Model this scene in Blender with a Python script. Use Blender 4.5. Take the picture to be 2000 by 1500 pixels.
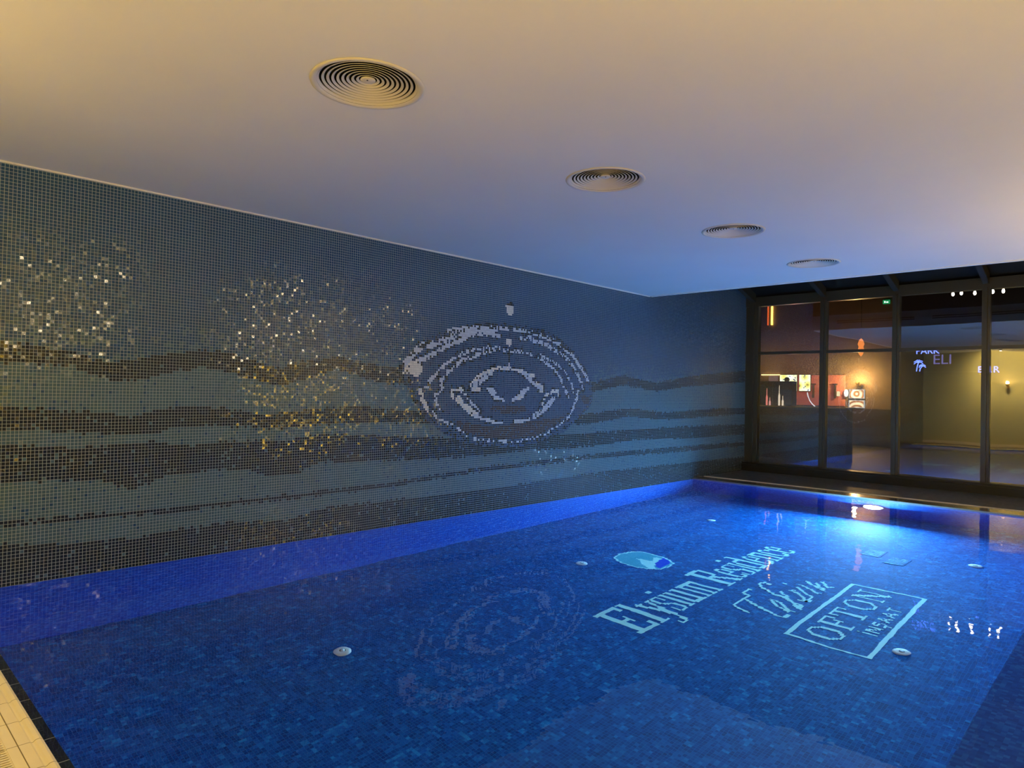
import bpy, bmesh, math, random
from mathutils import Vector, Matrix
PI = math.pi
rnd = random.Random(7)
for o in list(bpy.data.objects):
    bpy.data.objects.remove(o, do_unlink=True)
scn = bpy.context.scene
C = scn.collection

# ---------------------------------------------------------------- camera
cam_d = bpy.data.cameras.new('camera'); cam = bpy.data.objects.new('camera', cam_d); C.objects.link(cam)
_r = Vector((0.69702013, -0.7167817, 0.01967045)); _u = Vector((-0.02201818, 0.00602444, 0.99973942)); _f = Vector((0.71671343, 0.69727161, 0.01158307))
_m = Matrix((_r, _u, -_f)).transposed().to_4x4(); _m.translation = Vector((0, 0, 1.55))
cam.matrix_world = _m
cam_d.sensor_width = 36; cam_d.lens = 1316.68 / 2000 * 36; cam_d.clip_start = 0.05; cam_d.clip_end = 200
scn.camera = cam

# ---------------------------------------------------------------- world, exposure, sampling behaviour
w = bpy.data.worlds.new('world'); scn.world = w; w.use_nodes = True
w.node_tree.nodes['Background'].inputs[0].default_value = (0.25, 0.3, 0.5, 1)
w.node_tree.nodes['Background'].inputs[1].default_value = 0.012
scn.view_settings.view_transform = 'Standard'; scn.view_settings.look = 'None'
scn.view_settings.gamma = 1; scn.view_settings.use_curve_mapping = False
scn.view_settings.exposure = 0.8
cy = scn.cycles
cy.use_denoising = True
cy.max_bounces = 10; cy.diffuse_bounces = 4; cy.glossy_bounces = 5; cy.transmission_bounces = 8; cy.transparent_max_bounces = 12
cy.sample_clamp_indirect = 4.0; cy.caustics_refractive = True; cy.caustics_reflective = True; cy.blur_glossy = 0.6

# room size, metres (water level is z = 0)
W = 6.295; H = 3.214; XC = 9.76; XP = 11.32; XG = 13.45; X0 = -0.75; YR = -1.75
DEPTH = 1.40; PX0 = 0.748; PY0 = -0.05
WARM = (1.0, 0.66, 0.15); COOL = (0.22, 0.62, 1.0)

def lamp(name, kind, loc, power, color, size=0.1, direction=None, **kw):
    d = bpy.data.lights.new(name, kind); d.energy = power; d.color = color
    if kind == 'AREA':
        d.shape = 'DISK'; d.size = size
    else:
        d.shadow_soft_size = size
    for k, v in kw.items(): setattr(d, k, v)
    o = bpy.data.objects.new(name, d); C.objects.link(o); o.location = loc
    if direction: o.rotation_euler = Vector(direction).to_track_quat('-Z', 'Y').to_euler()
    return o

# the lamp in the far pool wall and the room's warm lamps, some of them added
lamp('pool_light', 'AREA', (XP - 0.045, 3.225, -0.68), 1020, COOL, 0.24, (-1, 0, 0.7))
for x, e in ((0.9, 78), (7.7, 60), (10.2, 24)):
    lamp('added_uplight', 'AREA', (x, YR + 0.17, 0.79), e, WARM, 0.16, (0, 0, 1))  # added lamps out of view, spreading warm light evenly over the ceiling
for x, z, e in ((3.05, 2.86, 55), (7.2, 2.96, 58), (9.4, 2.7, 22)):
    lamp('globe_light', 'POINT', (x, YR + 0.2, z), e, (1.0, 0.78, 0.5), 0.07)
lamp('added_end_light', 'AREA', (X0 + 0.18, 0.55, 0.78), 26, WARM, 0.14, (0.4, 0.3, 1))  # added lamp behind the viewer, balances the warm light on the ceiling
lamp('ceiling_spot_light', 'SPOT', (0.15, 3.88, 3.13), 255, (1.0, 0.74, 0.30), 0.05, (-1, 0, -1.1), spot_size=2.5, spot_blend=1.0)
lamp('near_wall_light', 'POINT', (X0 + 0.17, 3.88, 2.19), 10, (1.0, 0.66, 0.25), 0.05)
lamp('hall_wall_light', 'POINT', (23.6, 7.29, 2.12), 90, (1.0, 0.6, 0.22), 0.06)
lamp('hall_red_light', 'POINT', (22.8, 9.0, 2.2), 22, (1.0, 0.4, 0.3), 0.1)

lamp('hall_cove_light', 'POINT', (23.3, 10.3, 2.75), 8, (1.0, 0.66, 0.3), 0.1)
# ---------------------------------------------------------------- helpers
def tag(o, label=None, cat=None, group=None, kind=None):
    if label: o['label'] = label
    if cat: o['category'] = cat
    if group: o['group'] = group
    if kind: o['kind'] = kind
    return o
def empty(name, loc=(0, 0, 0)):
    o = bpy.data.objects.new(name, None); C.objects.link(o); o.location = loc; o.empty_display_size = 0.1
    return o
class MB:
    def __init__(s): s.v = []; s.f = []; s.smooth = []
    def add(s, vs, fs, smooth=False):
        n = len(s.v); s.v += [tuple(v) for v in vs]; s.f += [tuple(i + n for i in f) for f in fs]; s.smooth += [smooth] * len(fs)
    def box(s, a, b):
        x0, y0, z0 = a; x1, y1, z1 = b
        s.add([(x0, y0, z0), (x1, y0, z0), (x1, y1, z0), (x0, y1, z0), (x0, y0, z1), (x1, y0, z1), (x1, y1, z1), (x0, y1, z1)],
              [(0, 3, 2, 1), (4, 5, 6, 7), (0, 1, 5, 4), (1, 2, 6, 5), (2, 3, 7, 6), (3, 0, 4, 7)])
        return s
    def quad(s, a, b, c, d): s.add([a, b, c, d], [(0, 1, 2, 3)]); return s
    def lathe(s, prof, n=48, axis='z', at=(0, 0, 0), smooth=True):
        vs = []
        for r, h in prof:
            for k in range(n):
                t = 2 * PI * k / n; a, b = r * math.cos(t), r * math.sin(t)
                p = (a, b, h) if axis == 'z' else ((h, a, b) if axis == 'x' else (a, h, b))
                vs.append((p[0] + at[0], p[1] + at[1], p[2] + at[2]))
        fs = []
        for i in range(len(prof) - 1):
            for k in range(n):
                k2 = (k + 1) % n
                fs.append((i * n + k, i * n + k2, (i + 1) * n + k2, (i + 1) * n + k))
        if prof[0][0] > 0 and prof[0][0] < 0.0011: fs.append(tuple(range(n)))
        if prof[-1][0] < 0.0011: fs.append(tuple((len(prof) - 1) * n + k for k in range(n)))
        s.add(vs, fs, smooth); return s
    def tube(s, pts, r, n=10):
        vs = []; pts = [Vector(p) for p in pts]
        for i, p in enumerate(pts):
            d = (pts[min(i + 1, len(pts) - 1)] - pts[max(i - 1, 0)]).normalized()
            a = d.orthogonal().normalized(); 
            ref = Vector((0, 0, 1)) if abs(d.z) < 0.9 else Vector((1, 0, 0))
            a = (ref - d * ref.dot(d)).normalized(); b = d.cross(a)
            for k in range(n):
                t = 2 * PI * k / n; vs.append(tuple(p + a * (r * math.cos(t)) + b * (r * math.sin(t))))
        fs = []
        for i in range(len(pts) - 1):
            for k in range(n):
                k2 = (k + 1) % n; fs.append((i * n + k, i * n + k2, (i + 1) * n + k2, (i + 1) * n + k))
        fs.append(tuple(range(n))[::-1]); fs.append(tuple((len(pts) - 1) * n + k for k in range(n)))
        s.add(vs, fs, True); return s
    def build(s, name, mat, parent=None, loc=None, bevel=0):
        me = bpy.data.meshes.new(name); me.from_pydata(s.v, [], s.f); me.update()
        me.polygons.foreach_set('use_smooth', s.smooth)
        me.materials.append(mat)
        o = bpy.data.objects.new(name, me); C.objects.link(o)
        if parent: o.parent = parent
        if loc: o.location = loc
        if bevel:
            m = o.modifiers.new('bevel', 'BEVEL'); m.width = bevel; m.segments = 2; m.limit_method = 'ANGLE'
        return o
def copy_tree(o, parent=None):
    c = o.copy(); C.objects.link(c)
    if parent: c.parent = parent
    for ch in [x for x in bpy.data.objects if x.parent == o and x is not c]: copy_tree(ch, c)
    return c

# node helpers
class NT:
    def __init__(s, name):
        s.m = bpy.data.materials.new(name); s.m.use_nodes = True; s.t = s.m.node_tree; s.t.nodes.clear()
        s.out = s.n('ShaderNodeOutputMaterial')
    def n(s, typ, **kw):
        x = s.t.nodes.new(typ)
        for k, v in kw.items(): setattr(x, k, v)
        return x
    def l(s, a, b): s.t.links.new(a, b)
    def put(s, sock, v):
        if isinstance(v, bpy.types.NodeSocket): s.l(v, sock)
        elif v is not None:
            if hasattr(sock.default_value, '__len__') and not hasattr(v, '__len__'): v = (v,) * len(sock.default_value)
            if hasattr(v, '__len__') and len(sock.default_value) == 4 and len(v) == 3: v = (*v, 1)
            sock.default_value = v
    def math(s, op, a, b=None, c=None):
        x = s.n('ShaderNodeMath', operation=op); s.put(x.inputs[0], a)
        if b is not None: s.put(x.inputs[1], b)
        if c is not None: s.put(x.inputs[2], c)
        return x.outputs[0]
    def vmath(s, op, a, b=None):
        x = s.n('ShaderNodeVectorMath', operation=op); s.put(x.inputs[0], a)
        if b is not None: s.put(x.inputs[1], b)
        return x.outputs[0]
    def pos(s): return s.n('ShaderNodeNewGeometry').outputs['Position']
    def mix(s, f, a, b):
        x = s.n('ShaderNodeMix', data_type='RGBA'); s.put(x.inputs['Factor'], f); s.put(x.inputs[6], a); s.put(x.inputs[7], b); return x.outputs[2]
    def noise(s, vec, scale, detail=2, rough=0.5, out=0):
        x = s.n('ShaderNodeTexNoise'); s.put(x.inputs['Vector'], vec); x.inputs['Scale'].default_value = scale; x.inputs['Detail'].default_value = detail; x.inputs['Roughness'].default_value = rough
        return x.outputs[out]
    def white(s, vec, out='Value'):
        x = s.n('ShaderNodeTexWhiteNoise', noise_dimensions='3D'); s.put(x.inputs['Vector'], vec); return x.outputs[out]
    def ramp(s, v, stops):
        x = s.n('ShaderNodeValToRGB'); s.put(x.inputs[0], v); e = x.color_ramp.elements
        while len(e) < len(stops): e.new(0.5)
        for el, (p, c) in zip(e, stops): el.position = p; el.color = (*c, 1) if len(c) == 3 else c
        return x.outputs[0]
    def bsdf(s, color, rough=0.5, normal=None, metal=0, spec=0.5, emis=None, estr=0):
        x = s.n('ShaderNodeBsdfPrincipled'); s.put(x.inputs['Base Color'], color); s.put(x.inputs['Roughness'], rough)
        x.inputs['Metallic'].default_value = metal; s.put(x.inputs['Specular IOR Level'], spec)
        if normal is not None: s.l(normal, x.inputs['Normal'])
        if emis is not None: s.put(x.inputs['Emission Color'], emis); x.inputs['Emission Strength'].default_value = estr
        s.l(x.outputs[0], s.out.inputs[0]); return x
    def bump(s, h, dist, strength=1):
        x = s.n('ShaderNodeBump'); s.put(x.inputs['Height'], h); x.inputs['Distance'].default_value = dist; x.inputs['Strength'].default_value = strength; return x.outputs[0]
def plain(name, col, rough=0.5, metal=0, spec=0.5, noise=0.0, scale=6):
    t = NT(name)
    c = col
    if noise:
        f = t.noise(t.pos(), scale, 4)
        c = t.mix(f, tuple(v * (1 - noise) for v in col), tuple(min(1, v * (1 + noise)) for v in col))
    t.bsdf(c, rough, None, metal, spec); return t.m
def glow(name, col, strength):
    t = NT(name); e = t.n('ShaderNodeEmission'); t.put(e.inputs[0], col); e.inputs[1].default_value = strength; t.l(e.outputs[0], t.out.inputs[0]); return t.m

# ---------------------------------------------------------------- materials
PT = 0.0262          # pitch of the small glass tiles on the wall
PF = 0.0245          # pitch of the pool floor tiles
def tile_cells(t, pitch, axes, width):
    """cell id vector and grout mask of a square tile grid"""
    p = t.vmath('MULTIPLY', t.pos(), (1 / pitch,) * 3)
    cell = t.vmath('FLOOR', p)
    fr = t.vmath('SUBTRACT', p, cell)
    sp = t.n('ShaderNodeSeparateXYZ'); t.l(fr, sp.inputs[0])
    m = None
    for ax in axes:
        d = t.math('ABSOLUTE', t.math('SUBTRACT', sp.outputs['XYZ'.index(ax)], 0.5))
        g = t.math('GREATER_THAN', d, 0.5 - width)
        m = g if m is None else t.math('MAXIMUM', m, g)
    keep = tuple(1.0 if a in axes else 0.0 for a in 'XYZ')
    return t.vmath('MULTIPLY', t.vmath('ADD', cell, (0.5, 0.5, 0.5)), keep), m
def tilt(t, cell, amount, mask=None):
    r = t.white(t.vmath('ADD', cell, (17.3, 5.1, 9.7)), 'Color')
    r = t.vmath('MULTIPLY', t.vmath('SUBTRACT', r, (0.5, 0.5, 0.5)), (amount,) * 3)
    nrm = t.n('ShaderNodeNewGeometry').outputs['Normal']
    return t.vmath('NORMALIZE', t.vmath('ADD', nrm, r))

def wall_mosaic():
    t = NT('glass_mosaic_wall'); cell, g = tile_cells(t, PT, 'XZ', 0.055)
    at = t.n('ShaderNodeAttribute', attribute_name='tile'); v = t.white(cell)
    base = t.mix(t.math('MULTIPLY', v, 0.3), at.outputs['Color'], t.vmath('MULTIPLY', at.outputs['Color'], (0.45, 0.45, 0.5)))
    col = t.mix(g, base, (0.36, 0.40, 0.38))
    rough = t.math('ADD', 0.10, t.math('MULTIPLY', g, 0.6))
    t.bsdf(col, rough, tilt(t, cell, 0.12), spec=0.5); return t.m
def floor_mosaic():
    t = NT('pool_floor_mosaic'); cell, g = tile_cells(t, PF, 'XY', 0.05)
    v = t.white(cell)
    c2 = t.vmath('FLOOR', t.vmath('MULTIPLY', cell, (0.5, 0.5, 0.5)))
    v2 = t.white(c2); big = t.noise(t.vmath('MULTIPLY', cell, (0.22, 0.22, 0.22)), 1.0, 3)
    s = t.math('ADD', t.math('MULTIPLY', v2, 0.36), t.math('ADD', t.math('MULTIPLY', v, 0.36), t.math('MULTIPLY', big, 0.5)))
    col = t.ramp(s, [(0.30, (0.002, 0.030, 0.17)), (0.58, (0.003, 0.055, 0.25)), (0.80, (0.006, 0.10, 0.36)), (0.95, (0.012, 0.20, 0.50))])
    col = t.mix(g, col, (0.008, 0.13, 0.36))
    t.bsdf(col, 0.55, spec=0.15); return t.m
def basin_mosaic():
    t = NT('pool_wall_mosaic')
    sp = t.n('ShaderNodeSeparateXYZ'); t.l(t.pos(), sp.inputs[0])
    cell, g = tile_cells(t, PF, 'XZ', 0.05)
    cell = t.vmath('FLOOR', t.vmath('MULTIPLY', t.vmath('ADD', t.pos(), (0.003, 0.003, 0.003)), (1 / PF,) * 3))
    v = t.white(cell)
    col = t.ramp(v, [(0.0, (0.003, 0.04, 0.30)), (0.6, (0.005, 0.07, 0.40)), (1.0, (0.02, 0.13, 0.5))])
    t.bsdf(col, 0.35); return t.m
def water():
    t = NT('pool_water')
    g = t.n('ShaderNodeBsdfGlass'); g.inputs['Color'].default_value = (0.93, 0.98, 1, 1); g.inputs['Roughness'].default_value = 0.0; g.inputs['IOR'].default_value = 1.333
    h = t.math('ADD', t.noise(t.pos(), 1.1, 2), t.math('MULTIPLY', t.noise(t.pos(), 7.0, 2), 0.09))
    t.l(t.bump(h, 0.0075), g.inputs['Normal']); t.l(g.outputs[0], t.out.inputs[0]); return t.m
def pane_glass():
    t = NT('window_glass')
    tr = t.n('ShaderNodeBsdfTransparent'); tr.inputs[0].default_value = (0.72, 0.74, 0.72, 1)
    gl = t.n('ShaderNodeBsdfGlossy'); gl.inputs['Roughness'].default_value = 0.015; gl.inputs[0].default_value = (0.9, 0.92, 0.9, 1)
    h = t.noise(t.vmath('MULTIPLY', t.pos(), (1, 1.0, 0.5)), 1.2, 1)
    t.l(t.bump(h, 0.003), gl.inputs['Normal'])
    fr = t.n('ShaderNodeFresnel'); fr.inputs[0].default_value = 1.5
    f = t.math('ADD', t.math('MULTIPLY', fr.outputs[0], 1.7), 0.20)
    mx = t.n('ShaderNodeMixShader'); t.l(f, mx.inputs[0]); t.l(tr.outputs[0], mx.inputs[1]); t.l(gl.outputs[0], mx.inputs[2]); t.l(mx.outputs[0], t.out.inputs[0]); return t.m
def ceiling_paint():
    t = NT('ceiling_paint'); f = t.noise(t.pos(), 0.9, 3)
    c = t.mix(f, (0.74, 0.72, 0.69), (0.82, 0.80, 0.77)); t.bsdf(c, 0.85, t.bump(t.noise(t.pos(), 2.2, 3), 0.004, 0.5), spec=0.2); return t.m
def deck_stone():
    t = NT('dark_deck_stone'); f = t.noise(t.pos(), 14, 5, 0.6)
    c = t.ramp(f, [(0.3, (0.085, 0.07, 0.055)), (0.7, (0.19, 0.16, 0.13))]); t.bsdf(c, 0.5); return t.m
def cream_tile(name='cream_tile', k=1.0, joint=True):
    t = NT(name); f = t.noise(t.pos(), 5, 3)
    sp = t.n('ShaderNodeSeparateXYZ'); t.l(t.pos(), sp.inputs[0])
    y = t.math('DIVIDE', t.math('ADD', sp.outputs[1], 0.06), 0.25)
    g = t.math('LESS_THAN', t.math('FRACT', y), 0.018)
    if joint: g = t.math('MAXIMUM', g, t.math('LESS_THAN', t.math('ABSOLUTE', t.math('SUBTRACT', sp.outputs[0], 0.614)), 0.002))
    c = t.mix(f, (0.60 * k, 0.53 * k, 0.40 * k), (0.70 * k, 0.62 * k, 0.48 * k)); c = t.mix(g, c, (0.16, 0.12, 0.06))
    t.bsdf(c, 0.35); return t.m
def dark_ledge():
    t = NT('dark_ledge_tile')
    sp = t.n('ShaderNodeSeparateXYZ'); t.l(t.pos(), sp.inputs[0])
    y = t.math('DIVIDE', sp.outputs[1], 0.25); g = t.math('LESS_THAN', t.math('ABSOLUTE', t.math('SUBTRACT', t.math('FRACT', t.math('ADD', y, 0.5)), 0.5)), 0.012)
    x = t.math('FRACT', t.math('DIVIDE', sp.outputs[0], 0.02)); r = t.math('GREATER_THAN', x, 0.8)
    c = t.mix(r, (0.002, 0.004, 0.02), (0.006, 0.010, 0.05)); c = t.mix(g, c, (0.5, 0.46, 0.4)); t.bsdf(c, 0.3); return t.m
M = dict(wall=wall_mosaic(), floor=floor_mosaic(), basin=basin_mosaic(), water=water(), glass=pane_glass(), ceil=ceiling_paint(), deck=deck_stone(),
    cream=cream_tile(), ledge=dark_ledge(), aqua=plain('pale_aqua_tile', (0.52, 0.97, 0.88), 0.3, noise=0.06, scale=60), teal=plain('teal_tile', (0.07, 0.42, 0.55), 0.3, noise=0.12, scale=60),
    deep=plain('cobalt_tile', (0.003, 0.05, 0.62), 0.3, noise=0.1, scale=60), plaster=plain('yellow_plaster', (0.62, 0.56, 0.28), 0.8, noise=0.05, scale=1.5),
    frame=plain('dark_bronze_frame', (0.060, 0.046, 0.028), 0.3, 0.2), plinth=plain('black_plinth', (0.012, 0.010, 0.009), 0.4), roof=plain('dark_roof_panel', (0.009, 0.007, 0.005), 0.6, noise=0.3, scale=2),
    rafter=plain('dark_rafter', (0.035, 0.027, 0.018), 0.5), vent=plain('vent_enamel', (0.68, 0.63, 0.54), 0.4), duct=plain('black_duct', (0.006, 0.006, 0.006), 0.9), screw=plain('vent_screw', (0.03, 0.03, 0.03), 0.4, 0.8),
    trim=plain('cream_trim', (0.85, 0.83, 0.78), 0.5), strip=plain('cream_deck_strip', (0.90, 0.78, 0.58), 0.4, noise=0.1), coping=plain('grey_coping', (0.17, 0.145, 0.115), 0.12, noise=0.2, scale=8),
    fitting=plain('ivory_plastic', (0.72, 0.78, 0.70), 0.35), hole=plain('dark_hole', (0.01, 0.015, 0.02), 0.6), steel=plain('stainless_steel', (0.6, 0.6, 0.6), 0.25, 1.0), fascia=plain('grey_fascia', (0.33, 0.33, 0.36), 0.7),
    halldark=plain('hall_dark_wall', (0.16, 0.11, 0.07), 0.8, noise=0.3, scale=1.5), hallfloor=plain('hall_floor', (0.008, 0.007, 0.006), 0.6), red=plain('red_wall_panel', (0.58, 0.20, 0.17), 0.6, noise=0.15),
    wood=plain('dark_bar_wood', (0.035, 0.02, 0.015), 0.5), brass=plain('brass', (0.6, 0.42, 0.16), 0.3, 1.0), white=plain('white_rail', (0.8, 0.8, 0.8), 0.4, noise=0.02))
RINGS = [('G',2.2,0.85,[(5.336,2.28),(5.574,2.327),(5.86,2.357),(6.162,2.374),(6.589,2.394),(6.86,2.376),(7.096,2.331),(7.341,2.284),(7.545,2.2),(7.755,2.096),(7.865,1.984),(8.003,1.888),(8.117,1.739)]),('G',3,0.85,[(4.688,1.846),(4.782,1.942),(4.878,2.026),(4.96,2.084),(5.095,2.093),(5.251,2.157),(5.393,2.208),(5.538,2.261),(5.687,2.307),(5.822,2.34),(6.162,2.367)]),('G',2.2,0.85,[(4.915,1.896),(5.048,1.955),(5.184,2.03),(5.324,2.093),(5.467,2.144),(5.614,2.21),(5.765,2.278),(5.922,2.275),(6.041,2.299),(6.206,2.282)]),('G',2.2,0.65,[(6.636,2.283),(6.816,2.303),(6.91,2.255),(7.051,2.241),(7.172,2.225),(7.295,2.168),(7.446,2.112),(7.6,2.055),(7.706,1.977),(7.815,1.881),(7.898,1.784),(8.011,1.618)]),('G',1.8,0.62,[(5.056,1.648),(5.106,1.703),(5.191,1.773),(5.294,1.859),(5.4,1.932),(5.472,1.977),(5.582,2.011),(5.752,2.07),(5.868,2.091),(6.026,2.123)]),('G',2,0.66,[(5.23,1.611),(5.298,1.736),(5.385,1.807),(5.475,1.866),(5.566,1.926),(5.697,1.961),(5.811,2.009),(5.968,2.047),(6.169,2.117)]),('G',1.4,0.45,[(6.168,2.146),(6.295,2.095),(6.597,2.097),(6.8,2.069),(7.034,2.027)]),('G',1.6,0.75,[(7.034,2.027),(7.179,1.954),(7.303,1.895),(7.43,1.803),(7.508,1.707),(7.562,1.61),(7.669,1.496)]),('G',1.4,0.6,[(7.033,2.066),(7.375,1.963),(7.555,1.856),(7.714,1.712),(7.771,1.564)]),('G',1.4,0.8,[(4.956,1.592),(5.075,1.581)]),('C',2.2,0.95,[(4.924,1.539),(4.96,1.446),(5.013,1.367),(5.039,1.313)]),('G',1.2,0.62,[(5.039,1.326),(5.099,1.313),(5.189,1.204),(5.349,1.16),(5.496,1.102),(5.609,1.029),(5.725,0.955),(5.9,0.934),(6.121,0.911),(6.287,0.89),(6.632,0.884),(6.856,0.907),(7.089,0.946),(7.28,1.011),(7.451,1.088),(7.626,1.166)]),('G',1.8,0.8,[(7.652,1.183),(7.778,1.331),(7.853,1.464),(7.877,1.582)]),('G',1.4,0.6,[(5.228,1.679),(5.284,1.585),(5.146,1.488),(5.184,1.38),(5.238,1.312)]),('C',1.5,0.8,[(5.708,1.578),(5.882,1.574)]),('G',3,0.8,[(5.765,1.594),(5.879,1.682),(5.996,1.743),(6.076,1.797)]),('C',1.7,0.85,[(5.725,1.621),(5.763,1.665),(5.877,1.754),(6.015,1.802),(6.156,1.851),(6.302,1.857),(6.495,1.849),(6.649,1.839),(6.808,1.783),(6.901,1.778)]),('G',2.6,0.85,[(6.694,1.81),(6.856,1.707),(6.95,1.662),(7.07,1.602)]),('C',1.3,1,[(6.95,1.678),(7.093,1.634),(7.095,1.562),(7.023,1.569)]),('C',1.8,1,[(5.41,1.56),(5.576,1.562)]),('C',1.3,1,[(5.416,1.546),(5.431,1.456)]),('C',3.2,0.95,[(5.523,1.45),(5.599,1.38),(5.715,1.309),(5.833,1.237)]),('G',1.3,0.7,[(5.576,1.548),(5.712,1.423),(5.89,1.294)]),('G',1.4,1,[(5.833,1.237),(5.932,1.192),(6.073,1.176),(6.155,1.145),(6.301,1.142)]),('G',1.3,1,[(6.536,1.153),(6.669,1.151),(6.826,1.179)]),('G',3,0.9,[(6.917,1.209),(7.079,1.285),(7.22,1.38),(7.316,1.461)]),('C',1.8,0.8,[(7.076,1.38),(7.168,1.508),(7.312,1.573),(7.412,1.575),(7.438,1.527)]),('G',1.6,0.9,[(6.021,1.591),(6.103,1.541),(6.146,1.468),(6.271,1.454),(6.314,1.432)]),('G',1.6,0.9,[(6.485,1.433),(6.592,1.487),(6.68,1.549),(6.791,1.597)]),('G',3,0.9,[(6.093,1.556),(6.145,1.512)]),('G',3,0.9,[(6.669,1.533),(6.713,1.557)]),('C',1.2,1,[(6.146,1.461),(6.208,1.461)]),('C',1.2,1,[(6.593,1.464),(6.682,1.472)]),('K',1.2,0.9,[(6.396,2.13),(6.401,1.95)]),('C',1.1,1,[(6.402,1.935),(6.402,1.932)]),('C',1.1,1,[(6.403,1.887),(6.403,1.884)]),('K',1.2,0.6,[(5.801,2.388),(6.161,2.404),(6.588,2.417)]),('K',1.2,0.5,[(4.861,2.038),(5.009,2.114),(5.215,2.175)]),('K',1.2,0.5,[(6.635,2.321),(6.884,2.347),(7.168,2.336),(7.442,2.258),(7.675,2.158)]),('K',1.3,0.5,[(4.756,1.693),(4.809,1.511),(4.862,1.393)]),('K',1.4,0.5,[(7.98,1.735),(8.064,1.669),(7.985,1.55)])]
FILLS = [('C',[(4.675,1.735),(4.695,1.866),(4.881,1.907),(4.941,1.844),(4.952,1.751),(4.854,1.689),(4.771,1.745)]),('N',[(6.108,1.365),(6.73,1.365),(6.754,1.288),(6.511,1.252),(6.193,1.277),(6.089,1.322)]),('N',[(5.456,1.2),(5.606,1.155),(5.994,1.105),(6.408,1.11),(6.849,1.147),(7.574,1.2),(7.327,1.058),(7.088,0.977),(6.742,0.918),(6.307,0.919),(5.899,0.963),(5.646,1.042),(5.495,1.13)]),('N',[(7.932,1.515),(8.166,1.5),(8.156,1.363),(7.989,1.414)])]
DROPS = [('K',[(6.351,2.734),(6.448,2.745),(6.471,2.694),(6.342,2.681)]),('C',[(6.327,2.687),(6.475,2.702),(6.477,2.619),(6.452,2.582),(6.377,2.575),(6.329,2.605)]),('C',[(6.339,2.262),(6.371,2.264),(6.387,2.235),(6.418,2.267),(6.445,2.239),(6.438,2.178),(6.4,2.156),(6.352,2.173)])]
MURAL_REGION = [(4.659,1.741),(4.671,1.871),(4.876,2.105),(5.178,2.233),(5.573,2.362),(5.957,2.437),(6.477,2.46),(7.046,2.438),(7.439,2.34),(7.807,2.148),(8.085,1.891),(8.231,1.638),(8.211,1.381),(7.889,1.162),(7.58,0.987),(7.091,0.859),(6.524,0.805),(6.001,0.843),(5.613,0.903),(5.245,1.053),(4.982,1.234),(4.811,1.445)]
BANDS = [([(0.033,1.764),(0.942,1.85),(1.183,1.837),(1.442,1.791),(1.663,1.724),(1.939,1.769),(2.171,1.831),(2.417,1.879),(2.68,1.859),(2.962,1.782),(3.159,1.733),(3.467,1.824),(3.798,1.88),(4.155,1.835),(4.408,1.803),(5.144,1.859),(5.988,1.974),(6.977,1.823),(8.14,1.707),(9.006,1.851),(9.992,1.75),(11.108,1.897),(13.882,2.123)],[(0.035,1.651),(0.946,1.692),(1.313,1.693),(1.512,1.639),(1.752,1.567),(1.943,1.596),(2.175,1.662),(2.421,1.723),(2.685,1.679),(2.966,1.605),(3.163,1.563),(3.472,1.647),(3.801,1.758),(4.16,1.667),(4.413,1.609),(5.15,1.638),(5.996,1.697),(6.983,1.616),(8.145,1.552),(9.011,1.694),(9.997,1.609),(11.114,1.71),(13.89,1.883)]),([(0.042,1.362),(0.954,1.36),(1.257,1.344),(1.589,1.311),(1.876,1.276),(2.182,1.357),(2.516,1.365),(2.785,1.319),(3.071,1.28),(3.48,1.334),(4.168,1.362),(4.421,1.33),(5.568,1.266),(6.782,1.31),(8.154,1.241),(9.238,1.322),(10.338,1.238),(12.204,1.302),(13.91,1.317)],[(0.045,1.211),(0.958,1.187),(1.325,1.161),(1.662,1.136),(2.031,1.116),(2.187,1.187),(2.697,1.176),(3.075,1.139),(3.703,1.173),(4.425,1.179),(5.572,1.126),(6.787,1.128),(8.159,1.086),(9.242,1.189),(10.342,1.113),(12.209,1.162),(13.915,1.186)]),([(0.047,1.11),(0.96,1.071),(1.459,1.034),(1.736,1.037),(2.032,1.058),(2.354,1.011),(2.701,1.032),(3.278,1.028),(3.706,1.072),(4.429,1.029),(5.577,0.96),(6.793,0.945),(8.163,0.946),(9.547,0.972),(11.23,0.985),(13.922,0.968)],[(0.053,0.846),(0.967,0.796),(1.208,0.784),(1.602,0.76),(1.891,0.655),(2.118,0.752),(2.53,0.774),(2.892,0.749),(3.086,0.679),(3.391,0.675),(3.602,0.778),(4.436,0.749),(5.583,0.718),(6.798,0.748),(8.169,0.743),(9.553,0.801),(11.238,0.758),(13.929,0.771)]),([(0.06,0.536),(0.974,0.49),(1.608,0.482),(2.204,0.464),(2.714,0.479),(3.292,0.478),(4.443,0.497),(6.027,0.581),(8.172,0.619),(10.357,0.619),(13.935,0.608)],[(0.061,0.505),(0.974,0.456),(1.609,0.444),(2.205,0.423),(2.715,0.436),(3.293,0.432),(4.444,0.446),(6.028,0.522),(8.175,0.549),(10.36,0.539),(13.939,0.509)]),([(0.062,0.431),(0.977,0.334),(1.477,0.26),(1.9,0.247),(2.209,0.271),(2.719,0.275),(3.298,0.222),(3.725,0.31),(4.448,0.296),(6.035,0.283),(8.181,0.331),(10.367,0.323),(13.946,0.291)],[(0.069,0.128),(0.985,-0.014),(13.962,-0.146)])]
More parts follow.
